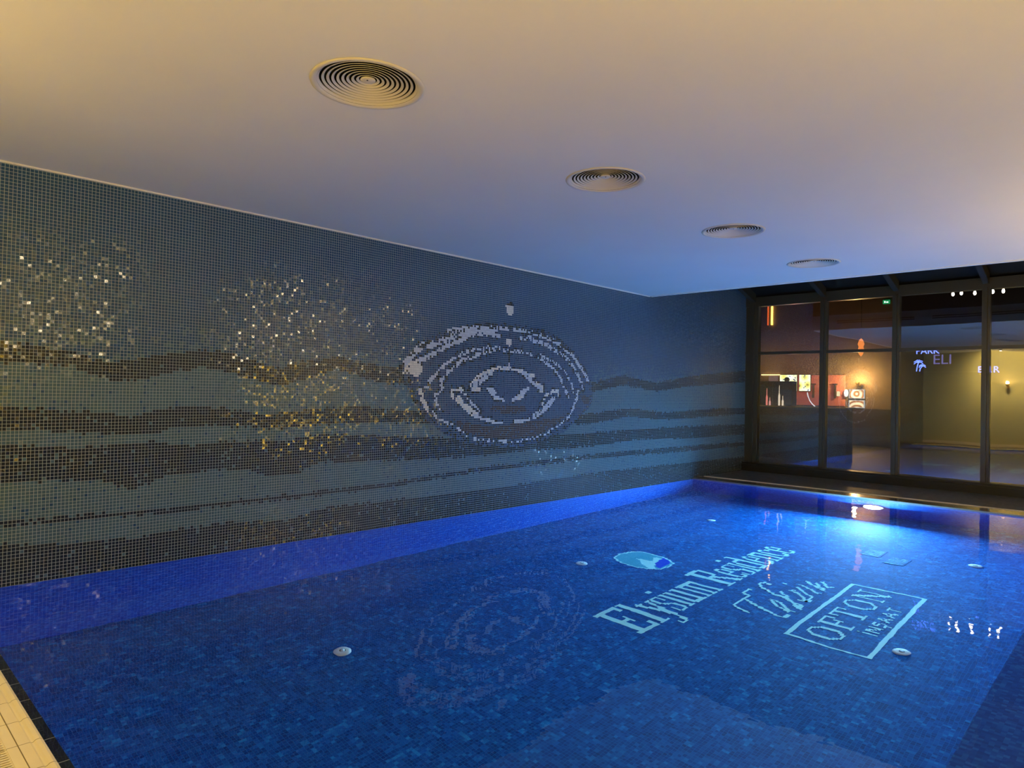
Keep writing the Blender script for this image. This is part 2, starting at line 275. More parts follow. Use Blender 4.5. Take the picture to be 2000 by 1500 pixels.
TAKSIM = [[(6.599,3.004),(6.482,3.016),(6.403,2.93),(6.095,2.932),(6.036,2.862),(6.016,2.755)],[(6.291,2.904),(6.202,2.745),(6.158,2.625),(6.119,2.54),(6.12,2.469),(6.206,2.466)],[(6.878,2.92),(6.9,2.99),(6.83,3.015),(6.722,2.945),(6.683,2.852),(6.617,2.771),(6.624,2.701),(6.568,2.616),(6.527,2.54),(6.433,2.484),(6.408,2.435)],[(6.463,2.726),(6.463,2.685),(6.417,2.615),(6.366,2.554),(6.303,2.49),(6.317,2.457)],[(6.449,2.72),(6.357,2.64),(6.313,2.572),(6.277,2.499)],[(6.734,2.757),(6.667,2.677),(6.54,2.565),(6.421,2.459)],[(6.527,2.54),(6.52,2.468),(6.414,2.447)],[(6.874,2.677),(6.829,2.701),(6.812,2.611),(6.722,2.536),(6.644,2.476),(6.637,2.543)],[(7.023,2.827),(7.017,2.814)],[(6.986,2.694),(6.855,2.566),(6.804,2.471),(6.648,2.468)],[(7.093,2.699),(7.056,2.622),(6.933,2.484),(6.955,2.461)],[(7.242,2.686),(7.157,2.586),(7.061,2.459)],[(7.331,2.57),(7.196,2.476),(7.233,2.437)],[(7.248,2.608),(7.161,2.535),(7.117,2.468)]]
LOGO = {'out':[(6.512,4.632),(6.683,4.67),(6.849,4.616),(6.953,4.518),(6.948,4.351),(6.944,4.22),(6.901,4.1),(6.814,3.995),(6.684,3.97),(6.516,3.987),(6.43,4.083),(6.372,4.213),(6.385,4.379),(6.409,4.509)],'deep':[(6.631,4.142),(6.802,4.195),(6.915,4.203),(6.87,4.097),(6.802,4.038),(6.665,4.019),(6.536,4.014),(6.561,4.09)],'light':[(6.674,4.447),(6.684,4.309),(6.703,4.227),(6.854,4.307),(6.884,4.246),(6.872,4.192),(6.703,4.165),(6.57,4.111),(6.493,4.033),(6.437,4.087),(6.53,4.24),(6.634,4.356)]}
def build_tiles(name, cells, pitch, mat, z, parent=None, origin=(0, 0), gap=0.0012, thick=0.002):
    """small square tiles laid on the pool floor, one mesh"""
    b = MB()
    for i, j in sorted(cells):
        x0 = origin[0] + i * pitch + gap / 2; y0 = origin[1] + j * pitch + gap / 2; x1 = x0 + pitch - gap; y1 = y0 + pitch - gap
        b.add([(x0, y0, z), (x1, y0, z), (x1, y1, z), (x0, y1, z), (x0, y0, z + thick), (x1, y0, z + thick), (x1, y1, z + thick), (x0, y1, z + thick)],
              [(4, 5, 6, 7), (0, 1, 5, 4), (1, 2, 6, 5), (2, 3, 7, 6), (3, 0, 4, 7)])
    return b.build(name, mat, parent)
def seg_d(px, py, a, b):
    dx, dy = b[0] - a[0], b[1] - a[1]; L = dx * dx + dy * dy
    t = 0 if L == 0 else max(0, min(1, ((px - a[0]) * dx + (py - a[1]) * dy) / L))
    return math.hypot(px - a[0] - t * dx, py - a[1] - t * dy)
def stroke(pts, w):
    """cells (unit grid) whose centre lies within w/2 of a polyline"""
    out = set()
    if len(pts) == 1: pts = [pts[0], pts[0]]
    for a, b in zip(pts, pts[1:]):
        for i in range(int(min(a[0], b[0]) - w) - 1, int(max(a[0], b[0]) + w) + 2):
            for j in range(int(min(a[1], b[1]) - w) - 1, int(max(a[1], b[1]) + w) + 2):
                if seg_d(i + .5, j + .5, a, b) <= w / 2: out.add((i, j))
    return out
def inside(x, y, poly):
    c = False; n = len(poly)
    for k in range(n):
        (x1, y1), (x2, y2) = poly[k], poly[(k + 1) % n]
        if (y1 > y) != (y2 > y) and x < (x2 - x1) * (y - y1) / (y2 - y1) + x1: c = not c
    return c
def fill(poly):
    xs = [p[0] for p in poly]; ys = [p[1] for p in poly]
    return {(i, j) for i in range(int(min(xs)) - 1, int(max(xs)) + 2) for j in range(int(min(ys)) - 1, int(max(ys)) + 2) if inside(i + .5, j + .5, poly)}
def interp(pl, x):
    if x <= pl[0][0]: return pl[0][1]
    for a, b in zip(pl, pl[1:]):
        if x <= b[0]: return a[1] + (b[1] - a[1]) * (x - a[0]) / max(1e-6, b[0] - a[0])
    return pl[-1][1]

# ---------------------------------------------------------------- the tiled long wall
PAL = dict(top=(0.018, 0.062, 0.140), mid=(0.060, 0.120, 0.160), dark=(0.008, 0.015, 0.030), K=(0.006, 0.007, 0.012), G=(0.62, 0.68, 0.74), C=(0.86, 0.82, 0.70),
           N=(0.045, 0.028, 0.035), blue=(0.030, 0.062, 0.140), blue2=(0.016, 0.030, 0.085))
topbandU = BANDS[0][0]
def wall_colour(i, j):
    x = (i + .5) * PT; z = (j + .5) * PT
    zz = z + rnd.uniform(-0.4, 0.4) * PT; xx = x + rnd.uniform(-1.0, 1.0) * PT
    for up, lo in BANDS:
        if interp(lo, xx) < zz < interp(up, xx):
            return PAL['dark'] if rnd.random() < .97 else PAL['mid']
    if zz > interp(topbandU, xx):
        f = min(1, max(0, (zz - interp(topbandU, xx)) / 0.9)); f += rnd.uniform(-.15, .15)
        return PAL['top'] if f > 0.15 or rnd.random() < .6 else PAL['mid']
    return PAL['mid'] if rnd.random() < .97 else PAL['top']
def tile_sheet(name, cells, y, mat):
    """one flat sheet of wall tiles facing the room, coloured tile by tile"""
    idx = {}; vs = []; fs = []; cols = []
    def vid(i, j):
        k = (i, j)
        if k not in idx: idx[k] = len(vs); vs.append((i * PT, y, j * PT))
        return idx[k]
    for (i, j), c in cells:
        fs.append((vid(i, j), vid(i + 1, j), vid(i + 1, j + 1), vid(i, j + 1))); cols += [c[0], c[1], c[2], 1.0] * 4
    me = bpy.data.meshes.new(name); me.from_pydata(vs, [], fs); me.update()
    a = me.color_attributes.new('tile', 'FLOAT_COLOR', 'CORNER'); a.data.foreach_set('color', cols)
    me.materials.append(mat)
    o = bpy.data.objects.new(name, me); C.objects.link(o); return o
i0 = int(X0 / PT) - 1; i1 = int(13.60 / PT) + 1; j1 = int(4.75 / PT)
cells = [((i, j), wall_colour(i, j)) for i in range(i0, i1) for j in range(0, j1)]
wl = tile_sheet('wall_left', cells, W, M['wall']); tag(wl, kind='structure')
bk = MB().box((i0 * PT, W + 0.004, 0.001), (i1 * PT, W + 0.22, j1 * PT)); bko = bk.build('wall_left_core', M['roof'], wl)
# the droplet and ripple mural
G_ = lambda pts: [(a / PT, b / PT) for a, b in pts]
mur = {}
reg = fill(G_(MURAL_REGION))
for c in reg:
    f = rnd.random(); mur[c] = PAL['blue'] if f < .7 else (PAL['blue2'] if f < .8 else PAL['top'])
for k, pl in FILLS:
    for c in fill(G_(pl)):
        if k != 'N' or rnd.random() < .85: mur[c] = PAL[k]
for k, wd, pr, pl in RINGS:
    if k != 'K':
        for c in stroke(G_(pl), wd + 2.2):
            if c in reg and rnd.random() < .35: mur[c] = PAL['K'] if rnd.random() < .6 else PAL['blue2']
for k, wd, pr, pl in RINGS:
    for c in stroke(G_(pl), wd):
        if rnd.random() < pr: mur[c] = PAL[k] if (k != 'C' or rnd.random() < .8) else PAL['G']
# dark fringe dashes round the outside
ctr = (sum(p[0] for p in MURAL_REGION) / len(MURAL_REGION) / PT, sum(p[1] for p in MURAL_REGION) / len(MURAL_REGION) / PT)
for c in reg:
    if all((c[0] + a, c[1] + b) in reg for a, b in ((3, 0), (-3, 0), (0, 3), (0, -3))): continue
    if c in mur and rnd.random() < .3: mur[c] = PAL['dark']
mo = tile_sheet('mosaic_mural', sorted(mur.items()), W - 0.0015, M['wall'])
tag(mo, 'mosaic picture of concentric water ripples in white and grey tiles on the tiled wall', 'mural')
dr = {}
dcells = [dict(), dict()]
for n, (k, pl) in enumerate(DROPS):
    for c in fill(G_(pl)): dcells[0 if n < 2 else 1][c] = PAL[k]
d1 = tile_sheet('mosaic_droplet', sorted(dcells[0].items()), W - 0.0015, M['wall']); tag(d1, 'upper falling water drop in white and black tiles above the ripple picture', 'mosaic')
d2 = tile_sheet('mosaic_droplet', sorted(dcells[1].items()), W - 0.003, M['wall']); tag(d2, 'lower white tile drop just inside the top of the ripple picture', 'mosaic')

# ---------------------------------------------------------------- ceiling with four round openings
VENTS = [(2.06, 3.15), (4.235, 3.15), (6.39, 3.15), (8.54, 3.15)]
VR = 0.272; S_ = 0.36
b = MB()
def cq(x0, y0, x1, y1): b.quad((x0, y0, H), (x0, y1, H), (x1, y1, H), (x1, y0, H))
cq(X0, YR, XC, 3.15 - S_); cq(X0, 3.15 + S_, XC, W)
xs = [X0] + [v for c in VENTS for v in (c[0] - S_, c[0] + S_)] + [XC]
for a, c in zip(xs[::2], xs[1::2]): cq(a, 3.15 - S_, c, 3.15 + S_)
for vx, vy in VENTS:
    n = 96; vs = []
    for k in range(n):
        t = 2 * PI * (k + .5) / n; cx, sx = math.cos(t), math.sin(t); m = max(abs(cx), abs(sx))
        vs.append((vx + VR * cx, vy + VR * sx, H)); vs.append((vx + S_ * cx / m, vy + S_ * sx / m, H))
    # corners of the square
    b.add(vs, [(2 * k, 2 * ((k + 1) % n), 2 * ((k + 1) % n) + 1, 2 * k + 1) for k in range(n)])
    for k in range(4):
        t = PI / 4 + k * PI / 2; co = (vx + S_ * (1 if math.cos(t) > 0 else -1), vy + S_ * (1 if math.sin(t) > 0 else -1), H)
        q = int(round((t / (2 * PI)) * n)); b.add([co, vs[2 * ((q - 1) % n) + 1], vs[2 * (q % n) + 1]], [(0, 1, 2)])
ce = b.build('ceiling', M['ceil']); tag(ce, kind='structure')
sl = MB().box((X0, YR, H + 0.32), (XC - .05, W, H + 0.40)).build('ceiling_slab', M['duct'], ce)
fa = MB().box((XC, YR, H), (XC + 0.06, W, H + 0.34)).build('ceiling_fascia', M['fascia'], ce)
fb = MB().box((XC, YR, H + 0.34), (XC + 0.06, W, 4.62)).build('upper_fascia', M['roof'], ce)
t1 = MB().box((X0, W - 0.016, H - 0.014), (XC, W, H - 0.0005)).build('trim_1', M['trim']); tag(t1, kind='structure')
t2 = MB().box((XC - 0.012, YR, H - 0.010), (XC + 0.062, W - .017, H - 0.0005)).build('trim_2', M['trim']); tag(t2, kind='structure')
vl = ['largest round ceiling vent with concentric rings, nearest in the row of four', 'second nearest round ceiling vent, above the ripple mural side of the pool',
      'third round ceiling vent from the camera, second from the glass wall', 'smallest looking round ceiling vent, the one closest to the glass wall']
def make_vent():
    e = empty('ceiling_vent', (0, 0, H))
    MB().lathe([(0.308, -0.001), (0.306, -0.006), (0.296, -0.009), (0.284, -0.008), (0.272, 0.000), (0.262, 0.010), (0.258, 0.012), (0.262, 0.022), (0.272, 0.022)], 96).build('flange', M['vent'], e)
    MB().lathe([(0.271, 0.0), (0.271, 0.26), (0.001, 0.26)], 64).build('duct', M['duct'], e)
    for k in range(8):
        r = 0.245 - k * 0.0262; h = 0.010 + 0.0022 * k
        MB().lathe([(r, h - 0.0016), (r + 0.0014, h - 0.0004), (r, h + 0.0012), (r - 0.0125, h + 0.0066), (r - 0.0135, h + 0.0052), (r - 0.0125, h + 0.0040), (r, h - 0.0016)], 80).build('ring', M['vent'], e)
    MB().lathe([(0.001, 0.018), (0.012, 0.018), (0.034, 0.021), (0.042, 0.026), (0.038, 0.032), (0.001, 0.034)], 48).build('centre_disc', M['vent'], e)
    MB().lathe([(0.0045, 0.022), (0.0045, 0.0165), (0.001, 0.016)], 16, at=(-0.012, -0.012, 0)).build('screw', M['screw'], e)
    return e
v0 = make_vent()
for k, (vx, vy) in enumerate(VENTS):
    v = v0 if k == 0 else copy_tree(v0)
    v.location = (vx, vy, H); tag(v, vl[k], 'vent', 'round ceiling vents in a row over the pool')
sv0 = empty('slot_vent')
MB().box((0.0, -0.85, -0.05), (0.012, 0.85, 0.05)).build('frame', M['fascia'], sv0)
for dz in (-0.022, 0.022): MB().box((0.012, -0.82, dz - 0.011), (0.016, 0.82, dz + 0.011)).build('slot', M['duct'], sv0)
svl = ['dark slot vent mirrored in the glass, nearest the tiled wall', 'dark slot vent mirrored in the middle of the glass', 'dark slot vent mirrored in the glass, right of the middle one']
for k, y in enumerate((4.9, 2.9, 0.9)):
    s = sv0 if k == 0 else copy_tree(sv0); s.location = (XC + 0.062, y, H + 0.17); tag(s, svl[k], 'vent', 'slot vents along the ceiling drop')

# ---------------------------------------------------------------- the pool
pool = empty('swimming_pool', (XP / 2, 3.1, -DEPTH)); tag(pool, 'indoor swimming pool lined with small blue mosaic tiles beside the tiled wall', 'pool')
def pp(b, name, mat): 
    o = b.build(name, mat, pool); o.matrix_parent_inverse = Matrix.Translation(Vector(pool.location)).inverted(); return o
pp(MB().box((PX0 - .1, PY0 - .1, -DEPTH - 0.1), (XP + .1, W + .002, -DEPTH)), 'basin_floor', M['floor'])
pp(MB().box((PX0 - .1, W - 0.004, -DEPTH), (XP + .1, W + 0.001, -0.001)), 'basin_wall', M['basin'])
pp(MB().box((XP, PY0, -DEPTH), (XP + 0.1, W, -0.012)), 'basin_wall', M['basin'])
pp(MB().box((PX0 - 0.12, PY0, -DEPTH), (PX0, W, -0.025)), 'basin_wall', M['basin'])
pp(MB().box((PX0 - .1, PY0 - 0.1, -DEPTH), (XP, PY0, -0.02)), 'basin_wall', M['basin'])
pp(MB().box((PX0, PY0, -DEPTH), (XP, 0.74, -0.42)), 'bench', M['basin'])
pp(MB().box((PX0 - 0.12, PY0, -0.025), (PX0 + 0.01, W - .002, -0.018)), 'ledge', M['ledge'])
# coping: near edge with a raised lip, far edge
b = MB(); prof = [(0.575, 0.0), (0.575, 0.027), (0.655, 0.027), (0.662, 0.023), (0.668, 0.024), (0.676, 0.031), (0.690, 0.033), (0.701, 0.028), (0.704, 0.016), (0.704, -0.03), (0.575, -0.03)]
vs = [(x, y, z) for y in (YR + .002, W - .002) for x, z in prof]; n = len(prof)
b.add(vs, [(k, (k + 1) % n, (k + 1) % n + n, k + n) for k in range(n)], False); pp(b, 'near_coping', M['cream'])
pp(MB().box((XP, YR + .002, -0.012), (11.725, W - .002, 0.02)), 'far_coping', M['coping'])
pp(MB().box((11.725, YR + .002, -0.012), (11.785, W - .002, 0.028)), 'cream_edge_strip', M['strip'])
wt = MB().quad((0.704, PY0, 0), (XP, PY0, 0), (XP, W - .0005, 0), (0.704, W - .0005, 0)).build('pool_water', M['water']); tag(wt, 'still clear water surface filling the blue tiled pool', 'water')

# ---------------------------------------------------------------- decks
fl = MB()
fl.box((X0, YR, -0.05), (0.44, W, 0.0255)); fl.box((0.575, YR, -0.05), (11.32, PY0 - .1, 0.0255))
fl.box((11.785, YR, -0.012), (13.6, W - .002, 0.03))
flo = fl.build('floor', M['deck']); tag(flo, kind='structure')
fn = MB().box((0.20, YR, 0.0256), (0.44, W - .002, 0.0275)).build('near_deck_tiles', M['cream'], flo)
gr = empty('overflow_grate', (0.51, 3.4, 0.0)); tag(gr, 'cream slotted overflow grate along the near end of the pool', 'grate')
b = MB(); y = 0.2
while y < W - 0.05:
    b.box((-0.062, y - 3.4, 0.004), (0.062, y - 3.4 + 0.012, 0.026)); y += 0.021
b.build('slats', M['cream'], gr)
MB().box((-0.065, -3.2, 0.0), (-0.058, 2.86, 0.024)).build('rail', M['cream'], gr); MB().box((0.058, -3.2, 0.0), (0.065, 2.86, 0.024)).build('rail', M['cream'], gr)
ch = MB().box((0.44, YR + .002, -0.06), (0.575, W - .002, -0.02)).build('gutter_channel', M['hole'], pool); ch.matrix_parent_inverse = Matrix.Translation(Vector(pool.location)).inverted()

# ---------------------------------------------------------------- floor fittings
def make_inlet():
    e = empty('floor_inlet')
    MB().lathe([(0.066, 0.0), (0.066, 0.006), (0.062, 0.012), (0.040, 0.015), (0.022, 0.015)], 40).build('collar', M['fitting'], e)
    MB().lathe([(0.022, 0.015), (0.021, 0.006), (0.001, 0.006)], 32).build('recess', M['hole'], e)
    MB().lathe([(0.016, 0.006), (0.016, 0.020), (0.001, 0.023)], 24).build('plug', M['fitting'], e)
    return e
IN = [(2.92, 4.65, 'round pale floor inlet at lower left, alone on dark tiles far from the lettering'), (6.05, 4.73, 'round pale floor inlet just left of the oval emblem'),
      (9.13, 4.77, 'round pale floor inlet seen as a thin bright sliver, farthest along the tiled wall'), (6.06, 1.51, 'round pale floor inlet beside the near right corner of the framed lettering'),
      (9.11, 1.54, 'round pale floor inlet at far right, below the mirrored window post')]
f0 = make_inlet()
for k, (x, y, lb) in enumerate(IN):
    f = f0 if k == 0 else copy_tree(f0); f.location = (x, y, -DEPTH); tag(f, lb, 'inlet', 'round inlets set in the pool floor')
g0 = empty('floor_drain')
MB().box((-0.17, -0.11, 0), (0.17, 0.11, 0.005)).build('plate', M['floor'], g0)
for k in range(8): MB().box((-0.15 + k * 0.04, -0.09, 0.005), (-0.143 + k * 0.04, 0.09, 0.007)).build('slot', M['aqua'], g0)
for k, (x, y, lb) in enumerate([(8.9, 2.52, 'faint slotted drain cover in the pool floor, the larger looking of two'), (8.7, 2.22, 'faint slotted drain cover to the right of the other one on the pool floor')]):
    g = g0 if k == 0 else copy_tree(g0); g.location = (x, y, -DEPTH); tag(g, lb, 'drain', 'slotted drain covers in the pool floor')
pl = empty('pool_lamp', (XP, 3.225, -0.68)); tag(pl, 'round glowing white underwater lamp set in the far pool wall', 'lamp')
MB().lathe([(0.165, 0.0), (0.163, -0.012), (0.145, -0.022), (0.135, -0.020)], 48, 'x').build('rim', M['steel'], pl)
MB().lathe([(0.135, -0.018), (0.11, -0.030), (0.06, -0.036), (0.001, -0.038)], 48, 'x').build('lens', glow('pool_lamp_lens', (0.75, 0.93, 1.0), 14), pl)

# ---------------------------------------------------------------- mosaic lettering on the pool floor
GL = {
 'E': (14, [(0, 0, 13, 2), (0, 20, 13, 22), (2, 0, 5, 22), (5, 10, 9, 12), (11, 0, 13, 5), (11, 17, 13, 22), (8, 8, 9, 14)], []),
 'l': (6, [(0, 0, 6, 1), (1, 0, 4, 22), (0, 21, 4, 22)], []),
 'y': (9, [(0, 15, 4, 16), (6, 15, 9, 16), (0, -6, 4, -5), (0, -6, 1, -3)], [((1.7, 15.5), (4.8, 1), 2.2), ((7.6, 15.5), (3.6, -5.2), 1.6)]),
 's': (7, [(5, 11, 6, 15), (0, 1, 1, 5)], [((5, 15.3), (2, 15.3), 1.4), ((1.4, 14.5), (1.4, 10), 1.9), ((1.6, 9.6), (5, 6.5), 1.9), ((5.2, 6), (5.2, 2), 1.9), ((4.6, .7), (1.2, .7), 1.4)]),
 'i': (4, [(1, 0, 3, 16), (0, 0, 4, 1), (0, 15, 3, 16), (0, 20, 3, 22)], []),
 'u': (10, [(1, 1, 3, 16), (6, 0, 8, 16), (2, 0, 6, 2), (0, 15, 3, 16), (5, 15, 8, 16), (8, 0, 9, 1)], []),
 'm': (15, [(1, 0, 3, 16), (6, 0, 8, 16), (11, 0, 13, 16), (3, 14, 6, 16), (8, 14, 11, 16), (0, 0, 4, 1), (5, 0, 9, 1), (10, 0, 14, 1), (0, 15, 2, 16)], []),
 'n': (10, [(1, 0, 3, 16), (6, 0, 8, 16), (3, 14, 6, 16), (0, 0, 4, 1), (5, 0, 9, 1), (0, 15, 2, 16)], []),
 'e': (8, [(0, 3, 2, 13), (1, 1, 2, 15), (2, 0, 5, 2), (2, 14, 5, 16), (5, 9, 7, 14), (2, 8, 7, 9), (5, 1, 7, 4)], []),
 'c': (8, [(0, 3, 2, 13), (1, 1, 2, 15), (2, 0, 5, 2), (2, 14, 5, 16), (5, 11, 7, 14), (5, 1, 7, 4)], []),
 'd': (10, [(6, 0, 8, 22), (5, 21, 8, 22), (0, 3, 2, 13), (1, 1, 2, 15), (2, 0, 6, 2), (2, 14, 6, 16), (8, 0, 9, 1)], []),
 'R': (14, [(2, 0, 5, 22), (0, 0, 7, 1), (0, 20, 9, 22), (9, 12, 11, 21), (5, 11, 9, 13), (11, 0, 14, 1)], [((7.5, 11), (12, 1), 2.4)]),
 ' ': (4, [], []),
 'O': (13, [], [((5, 12.3), (8, 12.3), 1.3), ((8, 12.3), (11.3, 9), 1.6), ((11.3, 9), (11.3, 4), 1.9), ((11.3, 4), (8, .8), 1.6), ((8, .8), (5, .8), 1.3), ((5, .8), (1.7, 4), 1.6), ((1.7, 4), (1.7, 9), 1.9), ((1.7, 9), (5, 12.3), 1.6)]),
 'F': (10, [(1, 0, 3, 13), (0, 0, 5, 1), (0, 12, 9, 13), (8, 9, 9, 13), (3, 6, 6, 7), (6, 5, 7, 9)], []),
 'T': (11, [(4, 0, 6, 13), (2, 0, 8, 1), (0, 12, 10, 13), (0, 9, 1, 13), (9, 9, 10, 13)], []),
 'N': (12, [(1, 0, 2, 13), (0, 0, 4, 1), (10, 0, 11, 13), (8, 12, 13, 13), (0, 12, 3, 13)], [((2, 12.5), (10.5, 0.5), 2.2)]),
}
SM = {'I.': (3, [(1, 0, 2, 6), (1, 7, 2, 8)], []), 'N': (7, [(0, 0, 1, 6), (5, 0, 6, 6)], [((.8, 5.6), (5.4, .4), 1.1)]),
      'S,': (6, [(1, 5, 5, 6), (0, 3, 1, 5), (1, 3, 4, 4), (4, 1, 5, 3), (0, 0, 4, 1), (2, -2, 3, 0)], []),
      'A': (7, [(1, 2, 5, 3)], [((.5, .3), (2.9, 5.8), 1.1), ((5.5, .3), (3.1, 5.8), 1.1)]), 'T': (6, [(0, 5, 5, 6), (2, 0, 3, 6)], [])}
def word(glyphs, font, start=0, sp=0):
    out = set(); x = start
    for g in glyphs:
        wd, rects, lines = font[g]
        for a, b_, c, d in rects:
            for i in range(a, c):
                for j in range(b_, d): out.add((x + i, j))
        for a, b_, wl_ in lines:
            for i, j in stroke([a, b_], wl_): out.add((x + i, j))
        x += wd + sp
    return out, x
ZF = -DEPTH
def letters(glyphs, font, sp, total, y, x0, parent, name='letter'):
    _, end = word(glyphs, font, 0, sp); p = total / end; x = 0
    for g in glyphs:
        cs, x2 = word([g], font, x, sp); x = x2
        if cs: build_tiles(name, cs, p, M['aqua'], 0, parent, (x0, y))
e1 = empty('mosaic_lettering', (4.925, 3.20, ZF + 0.0005)); letters('Elysium Residence', GL, 0, 3.40, 0, 0, e1); tag(e1, 'longest line of pale blue serif mosaic lettering on the pool floor, below the oval emblem', 'lettering')
e2 = empty('mosaic_lettering', (6.0, 2.4, ZF + 0.0005))
for ks in ((0, 1), (3, 4), (2, 5, 6), (7,), (8, 9), (10, 11, 12, 13)):
    tk = set()
    for k in ks: tk |= stroke([((a - 6.0) / 0.0215, (b_ - 2.4) / 0.0215) for a, b_ in TAKSIM[k]], 1.45)
    build_tiles('letter', tk, 0.0215, M['aqua'], 0, e2)
tag(e2, 'thin slanted handwritten style mosaic lettering between the long line and the framed box', 'lettering')
sg = empty('mosaic_sign', (6.64, 1.98, ZF + 0.0005)); tag(sg, 'pale blue rectangular outline with capital lettering inside, nearest the right side of the pool floor', 'sign')
fr = MB()
def fbox(x0, y0, x1, y1): fr.box((x0 - 6.64, y0 - 1.98, 0), (x1 - 6.64, y1 - 1.98, 0.002))
fbox(5.765, 1.645, 5.79, 2.335); fbox(7.47, 1.645, 7.495, 2.335); fbox(5.79, 1.645, 7.47, 1.685); fbox(5.79, 2.295, 7.47, 2.335)
fr.build('border', M['aqua'], sg)
letters('OFTON', GL, 2, 1.52, 1.93 - 1.98, 5.88 - 6.64, sg)
letters(['I.', 'N', 'S,', 'A', 'A', 'T'], SM, 1, 0.83, 1.735 - 1.98, 6.22 - 6.64, sg, 'small_letter')
em = empty('mosaic_emblem', (6.67, 4.32, ZF + 0.0005)); tag(em, 'oval emblem of teal and cobalt tiles on the pool floor above the long lettering', 'emblem')
PE = 0.0185; gE = lambda pts: [((a - 6.67) / PE, (b_ - 4.32) / PE) for a, b_ in pts]
oc = fill(gE(LOGO['out'])); dc = fill(gE(LOGO['deep'])) & oc; lc = (fill(gE(LOGO['light'])) & oc) - dc
edge = {c for c in oc if any((c[0] + a, c[1] + b_) not in oc for a in (-1, 0, 1) for b_ in (-1, 0, 1))}
build_tiles('rim', edge, PE, M['aqua'], 0, em, gap=0.0006); build_tiles('wave', lc - edge, PE, M['aqua'], 0, em, gap=0.0006)
build_tiles('teal_field', oc - dc - lc - edge, PE, M['teal'], 0, em, gap=0.0006); build_tiles('cobalt_field', dc - edge, PE, M['deep'], 0, em, gap=0.0006)

# ---------------------------------------------------------------- near and right walls
def wallbox(name, a, b_, mat): o = MB().box(a, b_).build(name, mat); tag(o, kind='structure'); return o
wallbox('wall_near', (X0 - 0.2, YR, -0.05), (X0, W, 3.7), M['plaster'])
wallbox('wall_right', (X0 - .2, YR - 0.2, -0.05), (13.6, YR, 4.7), M['plaster'])
wallbox('baseboard_near', (X0, YR, 0.0256), (X0 + 0.03, W - .002, 0.12), M['strip'])
def sconce(loc, facing, label, s=1.0, strength=30):
    e = empty('wall_sconce', loc); tag(e, label, 'lamp')
    ax = Vector(facing); 
    b = MB(); b.box((-0.012, -0.035, -0.09), (0.012, 0.035, 0.05)); b.build('backplate', M['brass'], e)
    MB().tube([(0, 0, -0.03), (0.06 * s, 0, -0.06), (0.13 * s, 0, -0.03), (0.15 * s, 0, 0.0)], 0.008).build('arm', M['brass'], e)
    MB().lathe([(0.018, 0.0), (0.045, 0.03), (0.06, 0.08), (0.066, 0.10)], 32, at=(0.15 * s, 0, 0)).build('shade', M['brass'], e)
    MB().lathe([(0.001, 0.035), (0.03, 0.045), (0.042, 0.065), (0.03, 0.082), (0.001, 0.086)], 24, at=(0.15 * s, 0, 0)).build('bulb', glow('warm_bulb', (1.0, 0.72, 0.32), strength), e)
    e.rotation_euler.z = math.atan2(facing[1], facing[0]); return e
sconce((X0 + 0.012, 3.88, 2.06), (1, 0, 0), 'glowing wall lamp mirrored in the right pane, on the yellow end wall', 1.0, 60)
cs = empty('ceiling_spot', (0.15, 3.88, H)); tag(cs, 'small bright ceiling spot mirrored in the right pane near the crossbar', 'lamp')
MB().lathe([(0.055, 0.0), (0.055, -0.03), (0.045, -0.055), (0.045, -0.05), (0.001, -0.045)], 32).build('housing', M['steel'], cs)
MB().lathe([(0.044, -0.052), (0.03, -0.062), (0.001, -0.066)], 24).build('bulb', glow('spot_bulb', (1.0, 0.8, 0.45), 30), cs)
def globe(loc, label):
    e = empty('globe_lamp', loc); tag(e, label, 'lamp', 'globe lamps high on the wall opposite the tiles')
    MB().box((-0.04, -0.20, -0.04), (0.04, -0.17, 0.04)).build('backplate', M['brass'], e); MB().tube([(0, -0.17, 0), (0, -0.06, 0)], 0.01).build('arm', M['brass'], e)
    MB().lathe([(0.001, -0.062), (0.035, -0.05), (0.06, -0.015), (0.06, 0.015), (0.035, 0.05), (0.001, 0.062)], 24).build('globe', glow('globe_lamp_glow', (1.0, 0.8, 0.5), 14), e)
for x, z, lb in ((3.05, 2.86, 'near'), (7.2, 2.96, 'middle'), (9.4, 2.7, 'far')):
    globe((x, YR + 0.2, z), 'round %s globe lamp high on the wall opposite the ripple picture' % lb)
VIS = {}
for x in (0.9, 7.7, 10.2):
    VIS[x] = sconce((x, YR + 0.012, 0.69), (0, 1, 0), 'added unseen uplight on the wall opposite the tiled wall at %s' % {0.9: 'the near half', 7.7: 'the far half', 10.2: 'the end of the low ceiling'}[x], 1.0, 14)  # fixtures of the added uplights, out of view

for x in (0.9, 7.7, 10.2):
    MB().box((x - 0.16, YR + 0.29, 0.66), (x + 0.16, YR + 0.30, 0.835)).box((x - 0.16, YR + 0.001, 0.655), (x - 0.14, YR + 0.30, 0.67)).box((x + 0.14, YR + 0.001, 0.655), (x + 0.16, YR + 0.30, 0.67)).build('light_blocker', M['brass'], VIS[x]).matrix_parent_inverse = Matrix.LocRotScale(VIS[x].location, VIS[x].rotation_euler, (1, 1, 1)).inverted()  # added unseen plates that keep the uplights from glinting on the tiled wall
sconce((X0 + 0.012, 0.55, 0.69), (1, 0, 0), 'added unseen lamp on the yellow end wall behind the viewer', 1.0, 20)  # fixture of the added lamp behind the viewer

